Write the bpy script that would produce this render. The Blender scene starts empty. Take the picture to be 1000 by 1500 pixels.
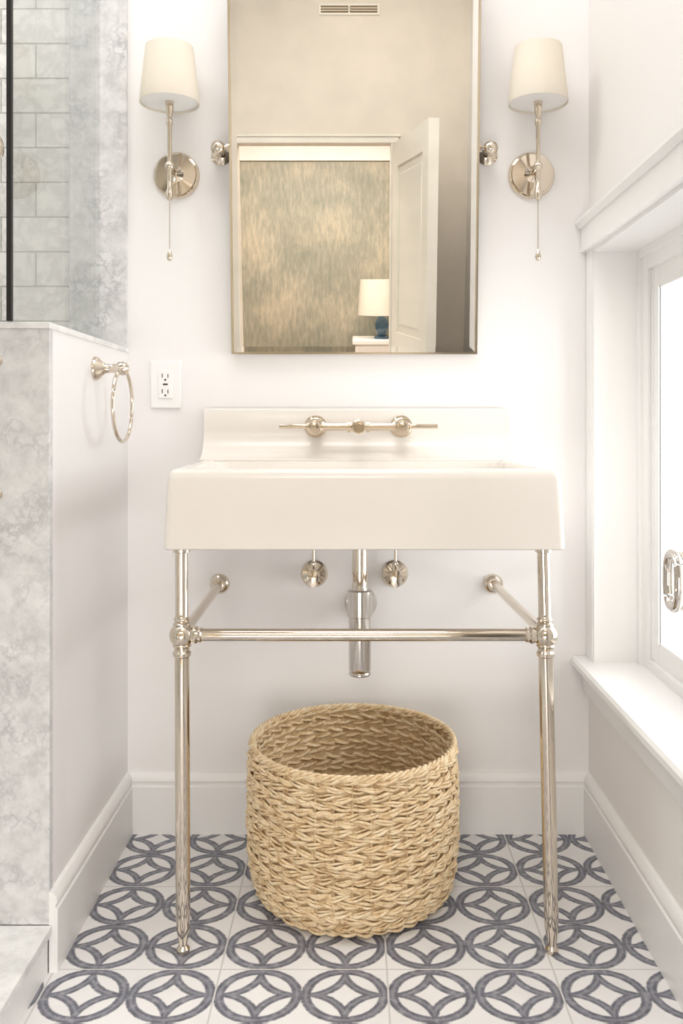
import bpy, bmesh, math, random
from mathutils import Matrix, Vector
random.seed(4)
scene = bpy.context.scene
COL = scene.collection
scene.view_settings.view_transform = 'Standard'
WL = {}   # world location of each object

# ------------------------------------------------------------------ materials
def newmat(name):
    m = bpy.data.materials.new(name); m.use_nodes = True
    nt = m.node_tree
    b = nt.nodes['Principled BSDF']
    return m, nt, b
def N(nt, t, **kw):
    n = nt.nodes.new(t)
    for k, v in kw.items(): setattr(n, k, v)
    return n
def math_n(nt, op, a, b=None, c=None):
    n = nt.nodes.new('ShaderNodeMath'); n.operation = op
    for i, v in enumerate((a, b, c)):
        if v is None: continue
        if isinstance(v, (int, float)): n.inputs[i].default_value = v
        else: nt.links.new(v, n.inputs[i])
    return n.outputs[0]
def pos(nt, scale=(1,1,1), rot=(0,0,0)):
    g = N(nt, 'ShaderNodeNewGeometry'); mp = N(nt, 'ShaderNodeMapping')
    mp.inputs['Scale'].default_value = scale
    mp.inputs['Rotation'].default_value = rot
    nt.links.new(g.outputs['Position'], mp.inputs['Vector'])
    return mp.outputs[0]
def noise(nt, vec, scale, detail=4, rough=.5, dist=0):
    n = N(nt, 'ShaderNodeTexNoise')
    n.inputs['Scale'].default_value = scale; n.inputs['Detail'].default_value = detail
    n.inputs['Roughness'].default_value = rough; n.inputs['Distortion'].default_value = dist
    nt.links.new(vec, n.inputs['Vector'])
    return n.outputs['Fac']
def ramp(nt, fac, stops):
    r = N(nt, 'ShaderNodeValToRGB')
    el = r.color_ramp.elements
    while len(el) < len(stops): el.new(.5)
    for e, (p, c) in zip(el, stops):
        e.position = p; e.color = (*c, 1)
    nt.links.new(fac, r.inputs['Fac'])
    return r.outputs['Color']
def mixc(nt, fac, a, b, mode='MIX'):
    m = N(nt, 'ShaderNodeMix', data_type='RGBA', blend_type=mode)
    for i, v in ((0, fac), (6, a), (7, b)):
        if isinstance(v, (int, float)): m.inputs[i].default_value = v
        elif isinstance(v, tuple): m.inputs[i].default_value = (*v, 1)
        else: nt.links.new(v, m.inputs[i])
    return m.outputs[2]
def bump(nt, b, h, strength, dist=.002):
    n = N(nt, 'ShaderNodeBump'); n.inputs['Strength'].default_value = strength
    n.inputs['Distance'].default_value = dist
    nt.links.new(h, n.inputs['Height']); nt.links.new(n.outputs[0], b.inputs['Normal'])

def paint(name, col, rough=.55, var=.02, coat=0, spec=.5):
    m, nt, b = newmat(name)
    p = pos(nt)
    f = noise(nt, p, 3, 3)
    c2 = tuple(max(0, c*(1-var*2)) for c in col)
    nt.links.new(ramp(nt, f, [(.3, c2), (.7, col)]), b.inputs['Base Color'])
    b.inputs['Roughness'].default_value = rough
    b.inputs['Coat Weight'].default_value = coat
    b.inputs['Specular IOR Level'].default_value = spec
    bump(nt, b, noise(nt, p, 220, 2), .05, .001)
    return m
def metal(name, col, rough=.1):
    m, nt, b = newmat(name)
    p = pos(nt)
    nt.links.new(ramp(nt, noise(nt, p, 14, 2), [(.3, tuple(c*.93 for c in col)), (.7, col)]), b.inputs['Base Color'])
    b.inputs['Metallic'].default_value = 1
    b.inputs['Roughness'].default_value = rough
    return m

M_wall  = paint('wall_paint', (.90,.885,.885), .6, .01)
M_wallR = paint('wall_paint_warm', (.90,.875,.855), .6, .01)
M_wallF = paint('wall_paint_cream', (.86,.79,.69), .6)
M_trim  = paint('trim_paint', (.91,.905,.90), .35, .01)
M_ceil  = paint('ceiling_paint', (.87,.855,.84), .7)
M_door  = paint('door_paint', (.93,.89,.80), .35, .01)
M_ceram = paint('white_ceramic', (.84,.795,.745), .18, .01, 0, .5)
M_nickel = metal('polished_nickel', (.75,.67,.57), .07)
M_faucet = metal('warm_nickel', (.66,.56,.44), .12)
M_frame  = metal('mirror_frame_metal', (.74,.66,.53), .14)
M_chrome = metal('chrome', (.66,.62,.58), .08)
M_mirror = metal('mirror_silver', (.95,.93,.89), .0)
M_plast = paint('white_plastic', (.92,.915,.91), .3, .005)
M_dark  = paint('dark_slot', (.05,.045,.04), .5, .01)
M_black = paint('black_metal', (.008,.008,.009), .5, .01)
M_blue  = paint('blue_glaze', (.05,.12,.20), .2, .1, .5)

def marble(name, base=(.71,.71,.715), vein=(.42,.42,.44), sc=28, amount=.06, k0=.75):
    m, nt, b = newmat(name)
    p = pos(nt, (1,1,1.0), (.5,.7,.3))
    n1 = noise(nt, p, sc, 7, .6, .0)
    a = math_n(nt, 'ABSOLUTE', math_n(nt, 'SUBTRACT', n1, .5))
    veins = ramp(nt, a, [(0, (1,1,1)), (amount, (0,0,0))])
    n2 = noise(nt, p, sc*.8, 8, .68, .0)
    cloud = ramp(nt, n2, [(.36, tuple(v*.85 for v in base)), (.5, base), (.64, tuple(v*1.12 for v in base))])
    msk = ramp(nt, noise(nt, p, sc*.5, 5, .6), [(.43, (0,0,0)), (.64, (1,1,1))])
    k = math_n(nt, 'MULTIPLY', veins, math_n(nt, 'MULTIPLY', msk, k0))
    col = mixc(nt, k, cloud, vein)
    nt.links.new(col, b.inputs['Base Color'])
    b.inputs['Roughness'].default_value = .25
    return m
M_marble = marble('marble')
M_marble2 = marble('marble_top', (.80,.80,.795), (.6,.6,.61), 20, .05, .4)
def subway():
    m, nt, b = newmat('marble_subway_tile')
    g = N(nt, 'ShaderNodeNewGeometry'); sx = N(nt, 'ShaderNodeSeparateXYZ'); cx = N(nt, 'ShaderNodeCombineXYZ')
    nt.links.new(g.outputs['Position'], sx.inputs[0])
    u = math_n(nt, 'ADD', sx.outputs['X'], sx.outputs['Y'])
    nt.links.new(math_n(nt, 'ADD', u, .697+.0), cx.inputs['X'])
    nt.links.new(math_n(nt, 'ADD', sx.outputs['Z'], .025), cx.inputs['Y'])
    br = N(nt, 'ShaderNodeTexBrick')
    nt.links.new(cx.outputs[0], br.inputs['Vector'])
    br.inputs['Scale'].default_value = 1
    br.inputs['Brick Width'].default_value = .17; br.inputs['Row Height'].default_value = .085
    br.inputs['Mortar Size'].default_value = .0022; br.inputs['Mortar Smooth'].default_value = .3
    br.inputs['Color1'].default_value = (.82,.81,.79,1); br.inputs['Color2'].default_value = (.71,.71,.695,1)
    br.inputs['Mortar'].default_value = (.45,.45,.43,1)
    n1 = noise(nt, pos(nt), 14, 8, .65, .3)
    a = math_n(nt, 'ABSOLUTE', math_n(nt, 'SUBTRACT', n1, .5))
    v = ramp(nt, a, [(0, (.80,.80,.81)), (.08, (1,1,1))])
    nt.links.new(mixc(nt, 1., br.outputs['Color'], v, 'MULTIPLY'), b.inputs['Base Color'])
    b.inputs['Roughness'].default_value = .2
    bump(nt, b, math_n(nt, 'SUBTRACT', 1, br.outputs['Fac']), .4, .002)
    return m
M_subway = subway()
def floor_tile():
    m, nt, b = newmat('patterned_cement_tile')
    g = N(nt, 'ShaderNodeNewGeometry'); sx = N(nt, 'ShaderNodeSeparateXYZ')
    nt.links.new(g.outputs['Position'], sx.inputs[0])
    CX, CY, OX, OY = .152, .143, .058, -.541
    U = math_n(nt, 'DIVIDE', math_n(nt, 'SUBTRACT', sx.outputs['X'], OX), CX)
    V = math_n(nt, 'DIVIDE', math_n(nt, 'SUBTRACT', sx.outputs['Y'], OY), CY)
    def fr(a): return math_n(nt, 'SUBTRACT', a, math_n(nt, 'FLOOR', a))
    u = math_n(nt, 'ABSOLUTE', math_n(nt, 'SUBTRACT', fr(U), .5))
    v = math_n(nt, 'ABSOLUTE', math_n(nt, 'SUBTRACT', fr(V), .5))
    def ln(a, c):
        return math_n(nt, 'SQRT', math_n(nt, 'ADD', math_n(nt, 'MULTIPLY', a, a), math_n(nt, 'MULTIPLY', c, c)))
    wob = math_n(nt, 'MULTIPLY', math_n(nt, 'SUBTRACT', noise(nt, pos(nt), 120, 4, .6), .5), .028)
    r = math_n(nt, 'ADD', ln(u, v), wob)
    def band(x, c, h, soft=.010):
        d = math_n(nt, 'ABSOLUTE', math_n(nt, 'SUBTRACT', x, c))
        mr = N(nt, 'ShaderNodeMapRange'); nt.links.new(d, mr.inputs[0])
        mr.inputs[1].default_value = h-soft; mr.inputs[2].default_value = h+soft
        mr.inputs[3].default_value = 1; mr.inputs[4].default_value = 0
        return mr.outputs[0]
    ring = band(r, .450, .060)
    q = math_n(nt, 'ADD', ln(math_n(nt, 'SUBTRACT', .5, u), math_n(nt, 'SUBTRACT', .5, v)), wob)
    star = band(q, .526, .054)
    inside = math_n(nt, 'LESS_THAN', r, .46)
    star = math_n(nt, 'MULTIPLY', star, inside)
    k = math_n(nt, 'MAXIMUM', ring, star)
    blot = noise(nt, pos(nt), 60, 5, .65)
    ink = ramp(nt, blot, [(.32, (.085,.09,.12)), (.52, (.16,.165,.205)), (.70, (.34,.34,.38))])
    wht = ramp(nt, noise(nt, pos(nt), 8, 4), [(.3, (.80,.79,.79)), (.7, (.89,.88,.88))])
    col = mixc(nt, k, wht, ink)
    soft = math_n(nt, 'MULTIPLY', math_n(nt, 'MAXIMUM', band(r, .450, .014, .016), band(q, .526, .013, .015)), .42)
    col = mixc(nt, math_n(nt, 'MULTIPLY', soft, k), col, (.50,.50,.54))
    def gr(A):
        h = fr(math_n(nt, 'MULTIPLY', A, .5))
        return math_n(nt, 'GREATER_THAN', math_n(nt, 'ABSOLUTE', math_n(nt, 'SUBTRACT', h, .5)), .4945)
    gg = math_n(nt, 'MAXIMUM', gr(U), gr(V))
    col = mixc(nt, gg, col, (.63,.62,.61))
    nt.links.new(col, b.inputs['Base Color'])
    b.inputs['Roughness'].default_value = .42
    return m
M_floor = floor_tile()
def wood():
    m, nt, b = newmat('wood_floor')
    f = noise(nt, pos(nt, (12,1,1)), 4, 6, .6, .5)
    nt.links.new(ramp(nt, f, [(.3, (.22,.12,.06)), (.7, (.42,.26,.14))]), b.inputs['Base Color'])
    b.inputs['Roughness'].default_value = .35
    return m
M_wood = wood()
def wallpaper():
    m, nt, b = newmat('streaked_wallpaper')
    f = noise(nt, pos(nt, (42,42,9)), 1, 6, .7)
    big = noise(nt, pos(nt), 2.2, 4)
    s = math_n(nt, 'ADD', math_n(nt, 'MULTIPLY', f, .6), math_n(nt, 'MULTIPLY', big, .6))
    nt.links.new(ramp(nt, s, [(.44, (.20,.22,.185)), (.60, (.33,.32,.26)), (.78, (.54,.47,.37))]), b.inputs['Base Color'])
    b.inputs['Roughness'].default_value = .5
    return m
M_paper = wallpaper()
def straw(name, dark, mid, light):
    m, nt, b = newmat(name)
    f = noise(nt, pos(nt), 48, 5, .65, .6)
    f2 = noise(nt, pos(nt, (1,1,4)), 150, 3, .6)
    s = math_n(nt, 'ADD', math_n(nt, 'MULTIPLY', f, .6), math_n(nt, 'MULTIPLY', f2, .4))
    nt.links.new(ramp(nt, s, [(.33, dark), (.46, mid), (.62, light)]), b.inputs['Base Color'])
    b.inputs['Roughness'].default_value = .6
    bump(nt, b, f2, .6, .002)
    return m
M_straw = straw('seagrass', (.44,.27,.12), (.80,.60,.36), (.95,.82,.60))
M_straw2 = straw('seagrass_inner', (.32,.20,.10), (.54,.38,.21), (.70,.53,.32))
def glass(name, tint, refl=.5):
    m = bpy.data.materials.new(name); m.use_nodes = True; nt = m.node_tree
    nt.nodes.clear()
    o = N(nt, 'ShaderNodeOutputMaterial'); t = N(nt, 'ShaderNodeBsdfTransparent'); gl = N(nt, 'ShaderNodeBsdfGlossy')
    t.inputs['Color'].default_value = (*tint, 1); gl.inputs['Roughness'].default_value = .01
    f = N(nt, 'ShaderNodeFresnel'); f.inputs['IOR'].default_value = 1.35
    k = math_n(nt, 'MULTIPLY', f.outputs[0], refl)
    mx = N(nt, 'ShaderNodeMixShader')
    nt.links.new(k, mx.inputs[0]); nt.links.new(t.outputs[0], mx.inputs[1]); nt.links.new(gl.outputs[0], mx.inputs[2])
    nt.links.new(mx.outputs[0], o.inputs[0])
    return m
M_glass = glass('window_glass', (.98,.99,.98))
M_sglass = glass('shower_glass', (.96,.973,.965), .4)
def shade_mat(name, col):
    m, nt, b = newmat(name)
    f = noise(nt, pos(nt, (1,1,1)), 300, 2)
    c = ramp(nt, f, [(.3, tuple(x*.96 for x in col)), (.7, col)])
    nt.links.new(c, b.inputs['Base Color']); b.inputs['Roughness'].default_value = .8
    tr = N(nt, 'ShaderNodeBsdfTranslucent'); nt.links.new(c, tr.inputs['Color'])
    mx = N(nt, 'ShaderNodeMixShader'); mx.inputs[0].default_value = .25
    nt.links.new(b.outputs[0], mx.inputs[1]); nt.links.new(tr.outputs[0], mx.inputs[2])
    nt.links.new(mx.outputs[0], nt.nodes['Material Output'].inputs[0])
    return m
M_shade = shade_mat('linen_shade', (.92,.87,.78))
M_diff = shade_mat('white_diffuser', (.95,.95,.95))
M_shade2 = shade_mat('white_shade', (.9,.87,.8))
def emit(name, col, s):
    m, nt, b = newmat(name)
    b.inputs['Base Color'].default_value = (*col, 1)
    b.inputs['Emission Color'].default_value = (*col, 1); b.inputs['Emission Strength'].default_value = s
    return m
M_bulb = emit('bulb_glow', (1,.95,.88), 6)

# ------------------------------------------------------------------ builder
class B:
    def __init__(s): s.bm = bmesh.new()
    def box(s, x0,x1,y0,y1,z0,z1, mat=None):
        vs = [Vector((x,y,z)) for x in (x0,x1) for y in (y0,y1) for z in (z0,z1)]
        if mat is not None: vs = [mat @ v for v in vs]
        v = [s.bm.verts.new(p) for p in vs]
        for f in ((0,1,3,2),(4,6,7,5),(0,4,5,1),(2,3,7,6),(0,2,6,4),(1,5,7,3)):
            s.bm.faces.new([v[i] for i in f])
        return s
    def loops(s, ls, cap0=True, cap1=True):
        rings = [[s.bm.verts.new(p) for p in l] for l in ls]
        for a, c in zip(rings, rings[1:]):
            n = len(a)
            for i in range(n):
                j = (i+1) % n
                s.bm.faces.new((a[i], a[j], c[j], c[i]))
        if cap0: s.bm.faces.new(rings[0][::-1])
        if cap1: s.bm.faces.new(rings[-1])
        return s
    def lathe(s, prof, mat=None, seg=32, cap0=True, cap1=True, sx=1, sy=1):
        mat = mat or Matrix.Identity(4)
        ls = []
        for r, z in prof:
            r = max(r, .0002)
            ls.append([mat @ Vector((r*sx*math.cos(2*math.pi*i/seg), r*sy*math.sin(2*math.pi*i/seg), z)) for i in range(seg)])
        return s.loops(ls, cap0, cap1)
    def tube(s, pts, r, seg=12, closed=False, rz=None):
        pts = [Vector(p) for p in pts]; n = len(pts); ls = []
        for i, p in enumerate(pts):
            a = pts[(i-1) % n] if (closed or i > 0) else p
            c = pts[(i+1) % n] if (closed or i < n-1) else p
            t = (c-a).normalized()
            up = Vector((0,0,1)) if abs(t.z) < .95 else Vector((0,1,0))
            u = t.cross(up).normalized(); w = u.cross(t).normalized()
            rr = r[i] if isinstance(r, list) else r
            rw = rz if rz else rr
            ls.append([p + u*rr*math.cos(2*math.pi*k/seg) + w*rw*math.sin(2*math.pi*k/seg) for k in range(seg)])
        if closed:
            rings = [[s.bm.verts.new(q) for q in l] for l in ls]
            m = len(rings)
            for i in range(m):
                a, c = rings[i], rings[(i+1) % m]
                for k in range(seg):
                    j = (k+1) % seg
                    s.bm.faces.new((a[k], a[j], c[j], c[k]))
            return s
        return s.loops(ls)
    def sphere(s, c, r, sc=(1,1,1), u=20, v=12):
        M = Matrix.Translation(c) @ Matrix.Diagonal((r*sc[0], r*sc[1], r*sc[2], 1))
        bmesh.ops.create_uvsphere(s.bm, u_segments=u, v_segments=v, radius=1, matrix=M)
        return s
    def prism(s, poly, axis, a0, a1):
        def P(p, a):
            return {'x': Vector((a, p[0], p[1])), 'y': Vector((p[0], a, p[1])), 'z': Vector((p[0], p[1], a))}[axis]
        return s.loops([[P(p, a0) for p in poly], [P(p, a1) for p in poly]])
    def done(s, name, mat, parent=None, smooth=True, bevel=0, angle=35, bseg=2, label=None):
        bm = s.bm
        bmesh.ops.recalc_face_normals(bm, faces=bm.faces)
        xs = [v.co for v in bm.verts]
        lo = Vector((min(c.x for c in xs), min(c.y for c in xs), min(c.z for c in xs)))
        hi = Vector((max(c.x for c in xs), max(c.y for c in xs), max(c.z for c in xs)))
        o = Vector(((lo.x+hi.x)/2, (lo.y+hi.y)/2, lo.z))
        bmesh.ops.translate(bm, verts=bm.verts, vec=-o)
        me = bpy.data.meshes.new(name); bm.to_mesh(me); bm.free()
        me.materials.append(mat)
        if smooth:
            for p in me.polygons: p.use_smooth = True
            me.set_sharp_from_angle(angle=math.radians(angle))
        ob = bpy.data.objects.new(name, me); COL.objects.link(ob)
        WL[ob.name] = o
        place(ob, parent)
        if bevel:
            md = ob.modifiers.new('bevel', 'BEVEL'); md.width = bevel; md.segments = bseg
            md.limit_method = 'ANGLE'; md.angle_limit = math.radians(40)
        if label: ob['label'] = label
        return ob
def place(ob, parent):
    w = WL[ob.name]
    if parent is not None:
        ob.parent = parent; ob.location = w - WL[parent.name]
    else: ob.location = w
def empty(name, loc, label, cat, group=None):
    e = bpy.data.objects.new(name, None); e.empty_display_size = .05
    COL.objects.link(e); WL[e.name] = Vector(loc); e.location = loc
    tag(e, label, cat, group); return e
def tag(o, label, cat, group=None):
    o['label'] = label; o['category'] = cat
    if group: o['group'] = group
def struct(o, label, cat):
    o['kind'] = 'structure'; o['label'] = label; o['category'] = cat
    return o
T = Matrix.Translation
def toY(c):
    return T(c) @ Matrix.Rotation(math.radians(90), 4, 'X')
def toX(c):
    return T(c) @ Matrix.Rotation(math.radians(90), 4, 'Y')
def toXn(c):
    return T(c) @ Matrix.Rotation(math.radians(-90), 4, 'Y')

LX, RX = -.557, .572
# ------------------------------------------------------------------ room shell
struct(B().box(-1.7,.722,-2.5,0,-.1,0).done('floor', M_floor), 'white cement floor tiles with blue-grey circle and star pattern', 'floor')
struct(B().box(-2.6,2.6,-5.0,-2.5,-.1,0).done('floor_bedroom', M_wood), 'brown wooden floor of the adjoining room', 'floor')
struct(B().box(-.697,.722,0,.1,0,2.9).done('wall_back', M_wall), 'white painted bathroom wall', 'wall')
struct(B().box(-1.7,-.697,0,.1,0,2.9).done('wall_shower', M_subway), 'marble subway tiled shower wall', 'wall')
struct(B().box(-1.7,-1.6,-2.5,0,0,2.9).done('wall_left', M_subway), 'marble tiled wall beside the shower', 'wall')
struct(B().box(-.697,LX,-.012,0,1.184,2.9).done('trim_1', M_marble, bevel=.001), 'vertical marble trim strip beside the shower tile', 'trim')
w = B(); WY0, WY1, WZ0, WZ1 = -.74, -.05, .43, 1.42
w.box(RX,.722,-2.5,0,0,WZ0-.012).box(RX,.722,-2.5,0,WZ1,2.9).box(RX,.722,WY1,0,WZ0-.012,WZ1).box(RX,.722,-2.5,WY0,WZ0-.012,WZ1)
struct(w.done('wall_right', M_wallR), 'warm white painted wall with window', 'wall')
w = B(); DX0, DX1, DZ = -.60, .18, 2.01
w.box(-1.7,DX0,-2.6,-2.5,0,2.9).box(DX1,.722,-2.6,-2.5,0,2.9).box(DX0,DX1,-2.6,-2.5,DZ,2.9)
struct(w.done('wall_front', M_wallF), 'cream painted wall with doorway', 'wall')
struct(B().box(-1.7,.722,-2.6,.1,2.9,3.0).done('ceiling', M_ceil), 'off-white painted ceiling', 'ceiling')
struct(B().box(-2.6,2.6,-5.1,-5.0,0,2.6).done('wall_bedroom_far', M_paper), 'green and gold streaked wallpapered wall', 'wall')
struct(B().box(-2.7,-2.6,-5.1,-2.6,0,2.6).done('wall_bedroom_left', M_wallF), 'cream painted bedroom wall', 'wall')
struct(B().box(2.6,2.7,-5.1,-2.6,0,2.6).done('wall_bedroom_right', M_wallF), 'cream painted bedroom wall', 'wall')
struct(B().box(-2.7,-1.7,-2.6,-2.5,0,2.6).box(.722,2.7,-2.6,-2.5,0,2.6).done('wall_bedroom_near', M_wallF), 'cream painted bedroom wall', 'wall')
struct(B().box(-2.7,2.7,-5.1,-2.6,2.6,2.7).done('ceiling_bedroom', M_ceil), 'off-white bedroom ceiling', 'ceiling')
struct(B().prism([(-5.0,2.23),(-4.975,2.23),(-4.96,2.32),(-4.9,2.5),(-4.88,2.6),(-5.0,2.6)], 'x', -2.6, 2.6).done('trim_2', M_trim), 'white crown moulding above the wallpaper', 'trim')
c = B()
c.box(DX0-.03,DX0,-2.5,-2.490,0,DZ+.0).box(DX1,DX1+.03,-2.5,-2.490,0,DZ).box(DX0-.04,DX1+.04,-2.5,-2.487,DZ,DZ+.03).box(DX0-.05,DX1+.05,-2.5,-2.480,DZ+.03,DZ+.042)
struct(c.done('trim_3', M_door, bevel=.003), 'cream painted doorway casing', 'trim')

def bb_profile(t=.016, h=.147):
    return [(0,0),(t,0),(t,h*.78),(t*.75,h*.80),(t*.75,h*.84),(t*.95,h*.87),(t*.9,h*.93),(t*.45,h*.99),(0,h)]
pr = bb_profile()
struct(B().prism([(-p[0], p[1]) for p in pr], 'x', LX, RX).done('baseboard_back', M_trim), 'white moulded baseboard', 'baseboard')
struct(B().prism([(LX+p[0], p[1]) for p in pr], 'y', -.551, 0).done('baseboard_left', M_trim), 'white moulded baseboard on the half wall', 'baseboard')
struct(B().prism([(RX-p[0], p[1]) for p in pr], 'y', -2.5, 0).done('baseboard_right', M_trim), 'white moulded baseboard below the window', 'baseboard')

PF = -.551
pw = B().box(-.697,LX,PF+.018,0,0,1.172).done('wall_half', M_wall)
struct(pw, 'white half-height wall beside the shower with marble end', 'wall')
B().box(-.72,LX+.001,PF,PF+.018,.087,1.172).done('marble_end_panel', M_marble, pw, bevel=.001)
B().box(-.72,LX+.003,PF-.003,0,1.172,1.184).done('marble_cap', M_marble2, pw, bevel=.0015)
cb = B().box(-.697,LX-.002,-1.45,PF+.0,0,.07).done('trim_4', M_trim)
struct(cb, 'low white shower curb with marble top', 'shower curb')
B().box(-.71,LX+.006,-1.45,PF,.07,.087).done('curb_top', M_marble2, cb, bevel=.002)
struct(B().box(-1.6,-.697,-1.45,0,0,.02).done('floor_shower', M_marble2), 'pale marble shower floor', 'floor')

sg = empty('shower_enclosure', (-.627,-.7,1.184), 'clear greenish shower glass with dark metal edge bar', 'shower screen')
B().box(-.632,-.622,-.546,-.012,1.1845,2.6).done('glass_panel', M_sglass, sg, smooth=False)
B().box(-.6325,-.6235,-.556,-.547,1.186,2.6).done('edge_bar', M_black, sg)
B().box(-.685,-.675,-1.35,-.575,.09,2.6).done('shower_door', M_sglass, sg, smooth=False)
k = B()
kp = [(.018,0),(.018,.004),(.009,.008),(.009,.022),(.017,.028),(.021,.036),(.018,.046),(.006,.050)]
k.lathe(kp, toX((-.675,-.592,1.49)))
k.lathe(kp, toXn((-.685,-.592,1.49)))
k.done('door_knob', M_nickel, sg, label='round nickel shower door knob')

for i, z in enumerate((1.112, .87)):
    o = B().lathe([(.009,0),(.009,.003),(.005,.006),(.005,.012),(.009,.016),(.008,.022),(.002,.025)], toY((-.650,PF,z))).done('hook_stud', M_nickel)
    tag(o, 'small round nickel stud on the marble end panel', 'knob', 'nickel studs on the marble')

# ------------------------------------------------------------------ window
win = empty('window_1', (.64,-.4,WZ0), 'white painted window with deep sill', 'window'); win['kind'] = 'structure'
E = .001
l = B()
l.box(RX-.004,.725,WY1-.012,WY1+E,WZ0-.01,WZ1+E).box(RX-.004,.725,WY0-E,WY0+.012,WZ0-.01,WZ1+E).box(RX-.0035,.7255,WY0-2*E,WY1+2*E,WZ1-.012,WZ1+2*E)
l.done('jamb_lining', M_trim, win)
c = B()
c.box(RX-.007,RX+E,WY1-.004,-.002,WZ0-.005,WZ1).box(RX-.018,RX+E,WY0-.09,WY0+.004,WZ0-.005,WZ1)
c.box(RX-.020,RX+E,WY0-.10,-.0015,WZ1-.003,WZ1+.056)
c.prism([(RX+E,WZ1+.055),(RX-.024,WZ1+.055),(RX-.034,WZ1+.066),(RX-.034,WZ1+.073),(RX+E,WZ1+.073)], 'y', WY0-.12, -.0005)
c.done('casing', M_trim, win)
s_ = B()
s_.prism([(.724,WZ0-.024),(.724,WZ0),(RX-.038,WZ0),(RX-.044,WZ0-.006),(RX-.044,WZ0-.018),(RX-.038,WZ0-.024)], 'y', WY0-.12, -.001)
s_.prism([(RX+E,WZ0-.022),(RX-.022,WZ0-.022),(RX-.018,WZ0-.04),(RX-.014,WZ0-.085),(RX+E,WZ0-.095)], 'y', WY0-.09, -.0015)
s_.done('sill', M_trim, win)
f = B(); a, b_ = WY0+.012, WY1-.012; x0, x1 = .677, .715
zt, zb = WZ1-.012, WZ0
f.box(x0,x1,b_-.055,b_+E,zb-E,zt+E).box(x0,x1,a-E,a+.055,zb-E,zt+E).box(x0+.0005,x1,a,b_,zt-.05,zt+2*E).box(x0+.0005,x1,a,b_,zb-2*E,zb+.022)
f.box(x0-.008,x0+.002,b_-.02,b_+2*E,zb-.003,zt+.003).box(x0-.0075,x0+.002,a,b_,zt-.02,zt+.003)
f.done('window_frame', M_trim, win)
sa = B(); a2, b2 = a+.055, b_-.055; z2, z3 = zb+.022, zt-.05
sx0, sx1 = .688, .712
sa.box(sx0,sx1,b2-.05,b2+E,z2-E,z3+E).box(sx0,sx1,a2-E,a2+.05,z2-E,z3+E).box(sx0+.0005,sx1,a2,b2,z3-.05,z3+2*E).box(sx0+.0005,sx1,a2,b2,z2-2*E,z2+.05)
sa.box(sx0-.003,sx0+.002,b2-.012,b2-.003,z2+.004,z3-.004).box(sx0-.003,sx0+.002,b2-.050,b2-.041,z2+.045,z3-.045)
so = sa.done('sash', M_trim, win)
B().box(.697,.700,a2+.04,b2-.04,z2+.04,z3-.04).done('window_pane', M_glass, win, smooth=False)
h = B()
pts = []
hy, hz = -.350, .677
for i in range(48):
    t = 2*math.pi*i/48
    cy, cz = math.cos(t), math.sin(t)
    e = .7
    pts.append((.652, hy+.032*math.copysign(abs(cy)**e, cy), hz+.054*math.copysign(abs(cz)**e, cz)))
h.tube(pts, .0105, 12, closed=True)
h.box(.655,.69,hy-.008,hy+.008,hz+.045,hz+.06).box(.655,.69,hy-.008,hy+.008,hz-.06,hz-.045)
h.done('window_handle', M_chrome, win, label='oval nickel window handle')
B().box(.678,.699,hy-.022,hy+.022,hz-.075,hz+.075).done('handle_mount', M_trim, win, bevel=.004)

# ------------------------------------------------------------------ mirror
TILT = .085
mc = Vector((-.002,-.06,1.656)); R = T(mc) @ Matrix.Rotation(TILT, 4, 'X')
mir = empty('wall_mirror', (mc.x,-.02,1.17), 'tall rectangular pivot mirror with thin brass-nickel frame', 'mirror')
HX, HZ, FW = .2975, .49, .0045
f = B()
f.box(-HX,-HX+FW,-.006,.012,-HZ,HZ,R).box(HX-FW,HX,-.006,.012,-HZ,HZ,R)
f.box(-HX+FW,HX-FW,-.006,.012,-HZ,-HZ+FW,R).box(-HX+FW,HX-FW,-.006,.012,HZ-FW,HZ,R)
f.done('mirror_frame', M_frame, mir)
g = B(); ix, iz = HX-FW, HZ-FW; bw = .014
lo = [R @ Vector((x, -.0002, z)) for x, z in ((-ix,-iz),(ix,-iz),(ix,iz),(-ix,iz))]
li = [R @ Vector((x, -.0008, z)) for x, z in ((-ix+bw,-iz+bw),(ix-bw,-iz+bw),(ix-bw,iz-bw),(-ix+bw,iz-bw))]
lb = [R @ Vector((x, .010, z)) for x, z in ((-ix,-iz),(ix,-iz),(ix,iz),(-ix,iz))]
g.loops([lb, lo, li]); g.done('mirror_glass', M_mirror, mir, smooth=False)
for sgn in (-1, 1):
    k = B(); bx = mc.x + sgn*.325
    k.lathe([(.025,0),(.025,.004),(.020,.009),(.011,.013),(.009,.045),(.013,.048),(.017,.056),(.017,.064),(.012,.072),(.004,.076)], toY((bx,0,mc.z)))
    k.tube([(bx,mc.y,mc.z),(mc.x+sgn*(HX-.001),mc.y,mc.z)], .006)
    k.lathe([(.011,0),(.011,.006)], (toX if sgn > 0 else toXn)((mc.x+sgn*(HX-.0005),mc.y,mc.z)))
    k.done('pivot_bracket', M_nickel, mir)

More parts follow.
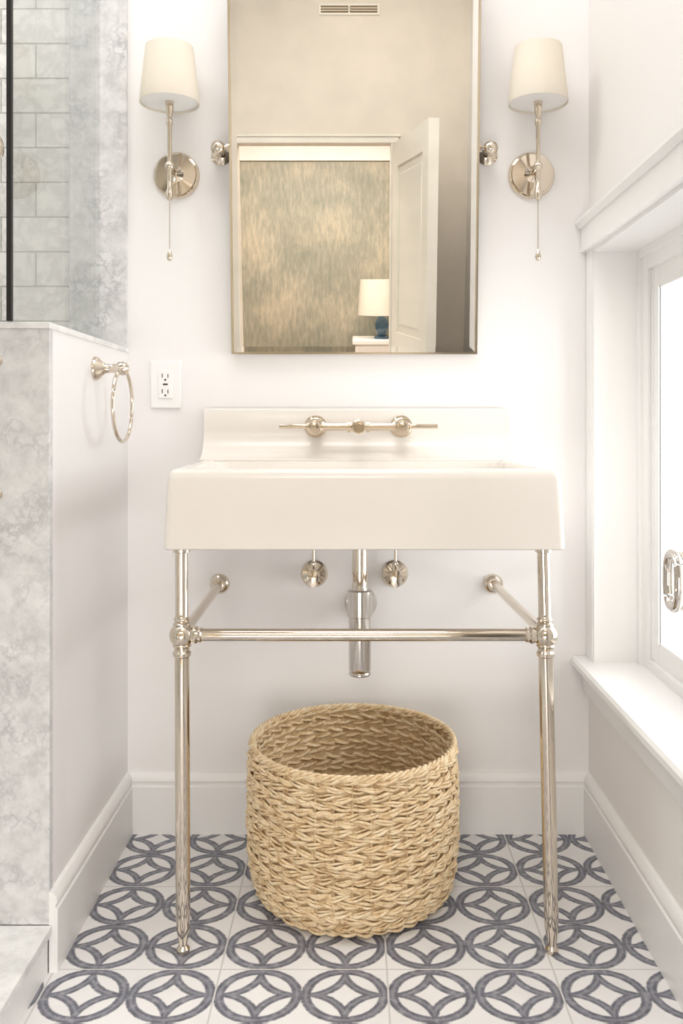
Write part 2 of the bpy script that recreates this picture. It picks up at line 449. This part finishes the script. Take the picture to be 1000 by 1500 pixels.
# ------------------------------------------------------------------ sconces
def sconce(x):
    e = empty('wall_sconce', (x,0,1.606), 'nickel wall sconce with cream tapered shade and pull chain', 'wall lamp', 'nickel wall sconces beside the mirror')
    zc, ry = 1.606, -.082
    B().lathe([(.057,0),(.057,.004),(.054,.009),(.050,.010),(.049,.013),(.020,.016),(.014,.022),(.008,.03)], toY((x,0,zc)), 48).done('backplate', M_nickel, e)
    a = B()
    a.tube([(x,-.025,zc),(x,ry,zc)], .0060)
    a.sphere((x,ry,zc), .0115)
    a.lathe([(.004,1.525),(.009,1.53),(.0095,1.545),(.006,1.552),(.0054,1.59),(.0054,1.70),(.008,1.704),(.008,1.715),(.0054,1.72),(.0085,1.735),(.0110,1.765),(.0130,1.79)], T((x,ry,0)), 24)
    a.tube([(x+.004,-.03,zc-.004),(x+.006,-.05,zc-.03),(x+.002,ry,zc-.045)], .004, 8)
    a.done('arm', M_nickel, e)
    sh = B()
    z0, z1, r0, r1 = 1.753, 1.885, .0695, .0555
    sh.lathe([(r0,z0),(r0+.0006,z0+.003),(r1+.0006,z1-.003),(r1,z1),(r1-.0015,z1),(r0-.0015,z0),(r0,z0)], T((x,ry,0)), 64, False, False)
    sh.done('lamp_shade', M_shade, e)
    B().lathe([(.0670,1.758),(.0670,1.7595)], T((x,ry,0)), 48).done('shade_diffuser', M_diff, e, label='white diffuser disc closing the shade bottom')
    B().sphere((x,ry,1.822), .018, (1,1,1.5)).lathe([(.011,1.788),(.013,1.805)], T((x,ry,0)), 16).done('light_bulb', M_bulb, e)
    ch = B()
    ch.lathe([(.0013,1.405),(.0013,1.53)], T((x,ry,0)), 8)
    ch.lathe([(.0015,1.41),(.005,1.402),(.0075,1.393),(.006,1.386),(.002,1.382)], T((x,ry,0)), 16)
    ch.done('pull_chain', M_nickel, e)
sconce(-.437); sconce(.431)

# ------------------------------------------------------------------ outlet
ox, oz = -.463, 1.095
o = B().box(ox-.0375,ox+.0375,-.006,0,oz-.0585,oz+.0585).done('electrical_outlet', M_plast, bevel=.003, bseg=3)
tag(o, 'white double electrical outlet with cover plate', 'outlet')
B().box(ox-.0165,ox+.0165,-.009,-.005,oz-.0335,oz+.0335).done('receptacle', M_plast, o, bevel=.001)
k = B()
for dz in (-.019,.019):
    k.box(ox-.0085,ox-.0065,-.0096,-.0085,oz+dz-.003,oz+dz+.007).box(ox+.0055,ox+.0075,-.0096,-.0085,oz+dz-.003,oz+dz+.006)
    k.lathe([(.0025,0),(.0025,.001)], toY((ox,-.0086,oz+dz-.008)), 12)
k.box(ox-.006,ox+.006,-.0096,-.0085,oz-.002,oz+.002)
k.done('socket_slots', M_dark, o)

# ------------------------------------------------------------------ console sink
sink = empty('console_sink', (.012,-.27,0), 'white ceramic console sink on polished nickel legs', 'sink')
def shx(y): return .003 + (-y/.531)*.0145
def rr(hx, y0, y1, r, z, n=7):
    out = []
    for cx, cy, a0 in ((hx-r, y1-r, 0), (-hx+r, y1-r, 90), (-hx+r, y0+r, 180), (hx-r, y0+r, 270)):
        for i in range(n):
            t = math.radians(a0 + 90*i/(n-1))
            x, y = cx+r*math.cos(t), cy+r*math.sin(t)
            out.append(Vector((x+shx(y), y, z)))
    return out
H, FY, BY = .372, -.531, -.004
ls = []
for z, ins, r in ((.774,.03,.010),(.766,.02,.010),(.766,.003,.012),(.768,.0,.014),(.84,.003,.014),(.896,.006,.014),(.907,.008,.014),(.9120,.012,.014),(.9145,.019,.014),(.9145,.036,.02)):
    ls.append(rr(H-ins, FY+ins, BY, r, z))
for z, ins, fi, bi, r in ((.911,.042,.042,.125,.03),(.895,.048,.048,.13,.035),(.82,.06,.06,.145,.045),(.80,.09,.09,.17,.05),(.796,.2,.16,.25,.05)):
    ls.append(rr(H-ins, FY+fi, BY-bi, r, z))
bs = B().loops(ls)
poly = [(BY,.90),(BY,1.036),(-.026,1.036),(-.032,1.033),(-.035,1.026)]
for i in range(0, 15):
    t = i/14*math.pi/2
    poly.append((-.036-.085*(1-math.cos(t)), .984-.0685*math.sin(t)))
poly.append((-.121,.90))
L0 = [Vector((-.368+shx(p[0]), p[0], p[1])) for p in poly]; L1 = [Vector((.368+shx(p[0]), p[0], p[1])) for p in poly]
bs.loops([L0, L1])
bs.done('basin', M_ceram, sink, bevel=.004, bseg=3, label='white rectangular ceramic basin with raised back')
LY, JZ = -.489, .600
legx = {-1: (-.328,-.325), 1: (.3555,.372)}
wallx = {-1: -.331, 1: .338}
for sgn in (-1, 1):
    xt, xb = legx[sgn]
    m = Matrix.Identity(4); m[0][2] = (xt-xb)/.766; m[0][3] = xb; m[1][3] = LY
    l = B()
    l.lathe([(.011,0),(.0125,.003),(.0125,.008),(.008,.014),(.009,.024),(.0105,.032),(.0125,.045),(.0135,.075),(.0138,.3),(.0138,.558),(.017,.561),(.0175,.567),(.0145,.571),(.0145,.576),(.018,.580),(.0155,.584),(.0155,.612),(.0165,.617),(.0165,.622),(.0130,.625),(.0155,.630),(.0125,.634),(.0118,.64),(.0118,.755),(.016,.757),(.016,.768)], m, 32)
    l.done('leg', M_nickel, sink)
    xj = xb + (xt-xb)*JZ/.766
    j = B(); j.sphere((xj,LY,JZ), .0235, u=32, v=18)
    mt = (toX if sgn < 0 else toXn)((xj,LY,JZ))
    j.lathe([(.014,.018),(.0165,.024),(.0165,.028),(.0135,.031),(.0145,.036),(.0120,.038)], mt, 24)
    mt2 = T((xj,LY,JZ)) @ Matrix.Rotation(math.radians(-90), 4, 'X')
    j.lathe([(.013,.018),(.015,.024),(.015,.028),(.011,.034)], mt2, 24)
    j.done('ball_joint', M_nickel, sink)
    B().tube([(xj,LY+.02,JZ),(wallx[sgn],-.008,.607)], .0105, 20).done('side_rail', M_nickel, sink)
    B().lathe([(.024,0),(.024,.005),(.021,.010),(.016,.013),(.015,.022),(.012,.026)], toY((wallx[sgn],0,.607)), 32).done('wall_flange', M_nickel, sink)
xl = -.3266; xr = .3590
B().tube([(xl+.03,LY,JZ),(xr-.03,LY,JZ)], .0117, 24).done('front_rail', M_nickel, sink)

# faucet
fx, fz, fy0 = .008, .992, -.034
fau = empty('wall_faucet', (fx,fy0,fz), 'polished nickel wall-mounted bridge faucet with lever handles', 'faucet')
b = B()
fyb = -.085
b.tube([(fx-.103,fyb,fz),(fx+.103,fyb,fz)], .0095, 20)
for sgn in (-1,1):
    b.lathe([(.027,0),(.027,.004),(.022,.010),(.015,.014),(.014,.04),(.019,.044),(.019,.062),(.015,.066),(.014,.072)], toY((fx+sgn*.103,fy0,fz)), 32)
    b.tube([(fx+sgn*.086,fyb,fz),(fx+sgn*.080,fyb,fz)], .0125, 20)
    b.tube([(fx+sgn*.026,fyb,fz),(fx+sgn*.018,fyb,fz)], .0135, 20)
b.done('faucet_body', M_faucet, fau)
sp = B()
sp.lathe([(.0175,-.012),(.0175,.01),(.014,.014),(.0125,.02)], toY((fx,fyb,fz)), 8)
pts = [(fx,fyb-.01,fz),(fx,fyb-.05,fz+.001),(fx,fyb-.09,fz),(fx,fyb-.11,fz-.003)]
sp.tube(pts, [.0125,.0125,.0125,.0120], 20)
sp.lathe([(.0135,.10),(.0155,.102),(.0155,.116),(.013,.119),(.010,.119),(.009,.112)], toY((fx,fyb,fz-.001)), 8)
sp.done('spout', M_faucet, fau)
for sgn in (-1,1):
    h = B(); hx = fx+sgn*.103; hy_ = fy0-.078
    h.lathe([(.0135,-.006),(.0145,0),(.0145,.01),(.011,.015),(.003,.017)], toY((hx,hy_,fz)), 24)
    h.lathe([(.0085,.008),(.0085,.016),(.0052,.018),(.0052,.079),(.0042,.081)], (toX if sgn>0 else toXn)((hx,hy_-.002,fz+.001)), 16)
    h.done('lever_handle', M_faucet, fau)

# bottle trap
tx, ty = .0105, -.22
tr = empty('bottle_trap', (tx,ty,.447), 'polished nickel bottle trap drain beneath the basin', 'drain pipe')
b = B()
b.lathe([(.023,.447),(.0245,.449),(.0245,.452),(.0230,.455),(.0245,.46),(.0245,.545),(.0245,.575),(.0275,.577),(.0275,.632),(.025,.634),(.019,.635),(.0165,.646)], T((tx,ty,0)), 40)
b.done('trap_body', M_chrome, tr)
B().lathe([(.0165,.64),(.0165,.755),(.021,.758),(.021,.768)], T((tx,ty,0)), 32).done('tailpiece', M_nickel, tr)
B().tube([(tx,ty+.015,.562),(tx,-.01,.562)], .0155, 24).done('outlet_pipe', M_chrome, tr)
B().lathe([(.040,0),(.040,.004),(.034,.012),(.018,.016)], toY((tx+.003,0,.562)), 36).done('wall_flange', M_chrome, tr)
for vx in (-.1, .097):
    v = empty('shutoff_valve', (vx,0,.632), 'round nickel water shutoff valve on the wall', 'valve', 'nickel shutoff valves')
    B().lathe([(.033,0),(.033,.004),(.028,.010),(.012,.014),(.011,.03)], toY((vx,0,.632)), 32).done('wall_flange', M_nickel, v)
    q = B()
    q.lathe([(.014,.022),(.014,.055)], toY((vx,0,.632)), 20)
    q.lathe([(.006,.645),(.008,.65),(.008,.665),(.004,.668),(.0035,.67),(.0035,.767)], T((vx,-.042,0)), 14)
    q.done('valve_body', M_nickel, v)
    q = B(); q.lathe([(.006,.05),(.006,.062),(.021,.064),(.023,.069),(.021,.074),(.005,.076)], toY((vx,0,.632)), 28, sx=.62, sy=1.0)
    q.done('valve_handle', M_nickel, v)

# ------------------------------------------------------------------ towel ring
ty_, tz = -.272, 1.117
tw = empty('towel_ring', (LX,ty_,tz), 'polished nickel towel ring on the half wall', 'towel ring')
B().lathe([(.026,0),(.026,.004),(.023,.010),(.016,.016),(.011,.024),(.009,.034),(.010,.046),(.014,.052),(.015,.060),(.013,.068),(.006,.073)], toX((LX,ty_,tz)), 32).done('ring_post', M_nickel, tw)
pts = [(LX+.060, ty_+.078*math.sin(2*math.pi*i/64), tz-.078+.078*math.cos(2*math.pi*i/64)) for i in range(64)]
B().tube(pts, .0042, 12, closed=True).done('ring', M_nickel, tw)

# ------------------------------------------------------------------ basket
bc = Vector((-.005,-.252,0)); BH = .325
bk = empty('woven_basket', bc, 'round open basket woven from natural seagrass', 'basket')
def Rz(z):
    pts = [(0,.186),(.015,.200),(.04,.212),(.09,.219),(.16,.221),(.25,.219),(.325,.216)]
    for (a, ra), (b, rb) in zip(pts, pts[1:]):
        if z <= b: return ra + (rb-ra)*(z-a)/(b-a)
    return pts[-1][1]
def smooth_rand(n, step):
    ks = [random.uniform(-1,1) for _ in range(n//step+1)]; m = len(ks)
    out = []
    for i in range(n):
        j = i//step; f_ = (i % step)/step; f_ = f_*f_*(3-2*f_)
        out.append(ks[j % m]*(1-f_)+ks[(j+1) % m]*f_)
    return out
wv = B(); rows = 20; K = 19; SEG = K*12
pitch = (BH-.010)/rows
for r_ in range(rows):
    zc = .007 + pitch*(r_+.5) - .002
    sgn = 1 if r_ % 2 else -1
    ph0 = r_*2.2 + random.uniform(-.5,.5)
    dr_ = random.uniform(-.0013,.0013)
    pw_ = smooth_rand(SEG, 22)
    for st in range(2):
        base = smooth_rand(SEG, 9)
        for sub in range(3):
            o_r = smooth_rand(SEG, 7); o_z = smooth_rand(SEG, 8)
            pts = []; rad = []
            for i in range(SEG):
                t = 2*math.pi*i/SEG; ph = K*t + ph0 + st*math.pi + .6*pw_[i]
                tw_ = ph*.33 + sub*2.094
                R_ = Rz(max(zc,0)) + dr_ + .0056*math.cos(ph) + .0014*base[i] + .0015*math.cos(tw_) + .0013*o_r[i]
                z = zc + sgn*.0030*math.sin(ph) + .0018*base[i] + .0046*math.sin(tw_)*(.55+.45*math.cos(ph)) + .0018*o_z[i] + .0011*pw_[i]
                pts.append((bc.x+R_*math.cos(t), bc.y+R_*math.sin(t), max(z,.005)))
                rad.append(.0028*(1+.35*o_r[i]))
            wv.tube(pts, rad, 5, closed=True)
wv.done('woven_side', M_straw, bk, angle=80)
st_ = B()
for k in range(K*2):
    t = 2*math.pi*(k+.5)/(K*2)
    st_.tube([(bc.x+(Rz(z)+.001)*math.cos(t), bc.y+(Rz(z)+.001)*math.sin(t), z) for z in (.004,.03,.06,.12,.2,.26,.318)], .0036, 6)
st_.done('stakes', M_straw2, bk)
ln_ = B()
ln_.lathe([(Rz(z)-.0005, z) for z in (.004,.015,.04,.09,.2,.318)] + [(Rz(z)-.002, z) for z in (.318,.2,.09,.04,.015)] + [(.18,.01)], T(bc), 64, True, True)
ln_.done('basket_core', M_straw2, bk)
rm = B()
for st in range(3):
    pts = []
    for i in range(520):
        t = 2*math.pi*i/520; ph = 30*t + st*2*math.pi/3
        R_ = .2165 + .0038*math.cos(ph)
        pts.append((bc.x+R_*math.cos(t), bc.y+R_*math.sin(t), BH-.006+.0038*math.sin(ph)))
    rm.tube(pts, .0034, 6, closed=True)
rm.done('braided_rim', M_straw, bk, angle=80)

# ------------------------------------------------------------------ things seen in the mirror
dr = empty('door_1', (.19,-2.47,0), 'cream painted panelled door standing open', 'door'); dr['kind'] = 'structure'
ang = math.atan2(.76,.12)
DM = T((.19,-2.47,.008)) @ Matrix.Rotation(ang, 4, 'Z')
d = B(); L, Hh = .76, 1.995
d.box(0,.11,-.045,0,0,Hh,DM).box(L-.11,L,-.045,0,0,Hh,DM)
for z0,z1 in ((0,.2),(.92,1.06),(Hh-.12,Hh)): d.box(.11,L-.11,-.045,0,z0,z1,DM)
d.done('door_leaf', M_door, dr)
d = B()
for z0,z1 in ((.2,.92),(1.06,Hh-.12)):
    d.box(.11,L-.11,-.033,-.012,z0,z1,DM)
    d.box(.15,L-.15,-.039,-.006,z0+.04,z1-.04,DM)
d.done('door_panel', M_door, dr, bevel=.004)
k = B()
K1 = DM @ T((L-.06,0,.95)) @ Matrix.Rotation(math.radians(-90), 4, 'X')
K2 = DM @ T((L-.06,-.045,.95)) @ Matrix.Rotation(math.radians(90), 4, 'X')
for m in (K1, K2): k.lathe([(.028,0),(.028,.005),(.01,.01),(.01,.035),(.024,.042),(.027,.055),(.02,.066),(.005,.07)], m, 24)
k.done('door_knob', M_nickel, dr)
v = B(); vx, vz = -.03, 2.645
v.box(vx-.15,vx+.15,-2.5,-2.492,vz-.025,vz-.017).box(vx-.15,vx+.15,-2.5,-2.492,vz+.017,vz+.025).box(vx-.15,vx-.14,-2.5,-2.492,vz-.017,vz+.017).box(vx+.14,vx+.15,-2.5,-2.492,vz-.017,vz+.017).box(vx-.004,vx+.004,-2.5,-2.492,vz-.017,vz+.017)
vo = v.done('air_vent', M_door); tag(vo, 'cream slotted air vent grille high on the wall', 'vent')
B().box(vx-.14,vx+.14,-2.4995,-2.497,vz-.017,vz+.017).done('vent_back', paint('vent_shadow', (.30,.22,.12), .6), vo)
v = B()
for i in range(2): v.box(vx-.14,vx+.14,-2.497,-2.492,vz-.007+i*.0115,vz-.004+i*.0115)
v.done('slats', M_door, vo)
dd = empty('dresser', (.5,-4.72,0), 'white painted dresser with drawers', 'dresser')
B().box(.0,1.0,-4.95,-4.5,.08,.83).done('body', M_trim, dd, bevel=.004)
B().box(-.02,1.02,-4.96,-4.48,.83,.864).done('top', M_trim, dd, bevel=.004)
for i in range(3):
    z0 = .11+i*.24
    q = B().box(.03,.97,-4.5,-4.482,z0,z0+.22).done('drawer', M_trim, dd, bevel=.003)
    B().lathe([(.006,0),(.006,.015),(.014,.02),(.012,.03),(.003,.033)], T((.5,-4.482,z0+.11)) @ Matrix.Rotation(math.radians(-90),4,'X'), 16).done('knob', M_nickel, q)
for x in (.03,.97):
    for y in (-4.92,-4.53): B().lathe([(.015,0),(.022,.05),(.022,.08)], T((x,y,0)), 16).done('foot', M_trim, dd)
tl = empty('table_lamp', (.205,-4.68,.864), 'table lamp with white shade and blue base', 'lamp')
B().lathe([(.06,0),(.06,.015),(.035,.03),(.05,.07),(.055,.11),(.04,.15),(.018,.18),(.012,.2),(.012,.30)], T((.205,-4.68,.864)), 32).done('lamp_base', M_blue, tl)
B().lathe([(.185,1.045),(.165,1.315),(.163,1.315),(.183,1.045),(.185,1.045)], T((.205,-4.68,0)), 48, False, False).done('lamp_shade', M_shade2, tl)
B().sphere((.205,-4.68,1.18), .03).done('light_bulb', emit('lamp_bulb', (1,.85,.65), 20), tl)

# ------------------------------------------------------------------ lights
def area(name, loc, rot, sx, sy, e, col):
    L = bpy.data.lights.new(name, 'AREA'); L.shape = 'RECTANGLE'; L.size = sx; L.size_y = sy; L.energy = e; L.color = col
    o = bpy.data.objects.new(name, L); COL.objects.link(o); o.location = loc; o.rotation_euler = rot
    return o
area('window_light', (2.0,-.7,1.2), (0,math.radians(90),0), 2.2, 2.4, 84, (.995,.99,1))
area('ceiling_fill', (-.1,-.85,2.86), (0,0,0), 1.0, .8, 13, (1,.98,.97))  # added overhead fill for the bathroom, no ceiling fixture modelled
area('ceiling_fill_door', (.1,-1.9,2.88), (0,0,0), .8, .5, 3.5, (1,.95,.88))  # extra fill, added to lift the dark pocket behind the open door
area('bedroom_light', (-.3,-3.7,2.55), (0,0,0), 1.5, 1.2, 75, (1,.93,.84))
area('shower_fill', (-1.15,-.7,2.86), (0,0,0), .5, .8, 13, (1,.99,.98))  # unseen fill added to brighten the shower tile
# low fill lamp added in the doorway, standing in for bedroom daylight
area('doorway_fill', (-.2,-2.62,.26), (math.radians(95),0,0), .72, .42, 9, (1,.975,.955))
wd = bpy.data.worlds.new('world'); scene.world = wd; wd.use_nodes = True
bg = wd.node_tree.nodes['Background']; bg.inputs[0].default_value = (.99,.985,1,1); bg.inputs[1].default_value = 2.3

# ------------------------------------------------------------------ camera
cam = bpy.data.cameras.new('camera'); co = bpy.data.objects.new('camera', cam); COL.objects.link(co)
co.location = (0,-2.141,1.0); co.rotation_euler = (math.radians(90),0,0)
cam.sensor_width = 36; cam.sensor_fit = 'AUTO'
cam.lens = 1280/1500*36
cam.shift_x = -20/1500; cam.shift_y = -130/1500
cam.clip_start = .02
scene.camera = co
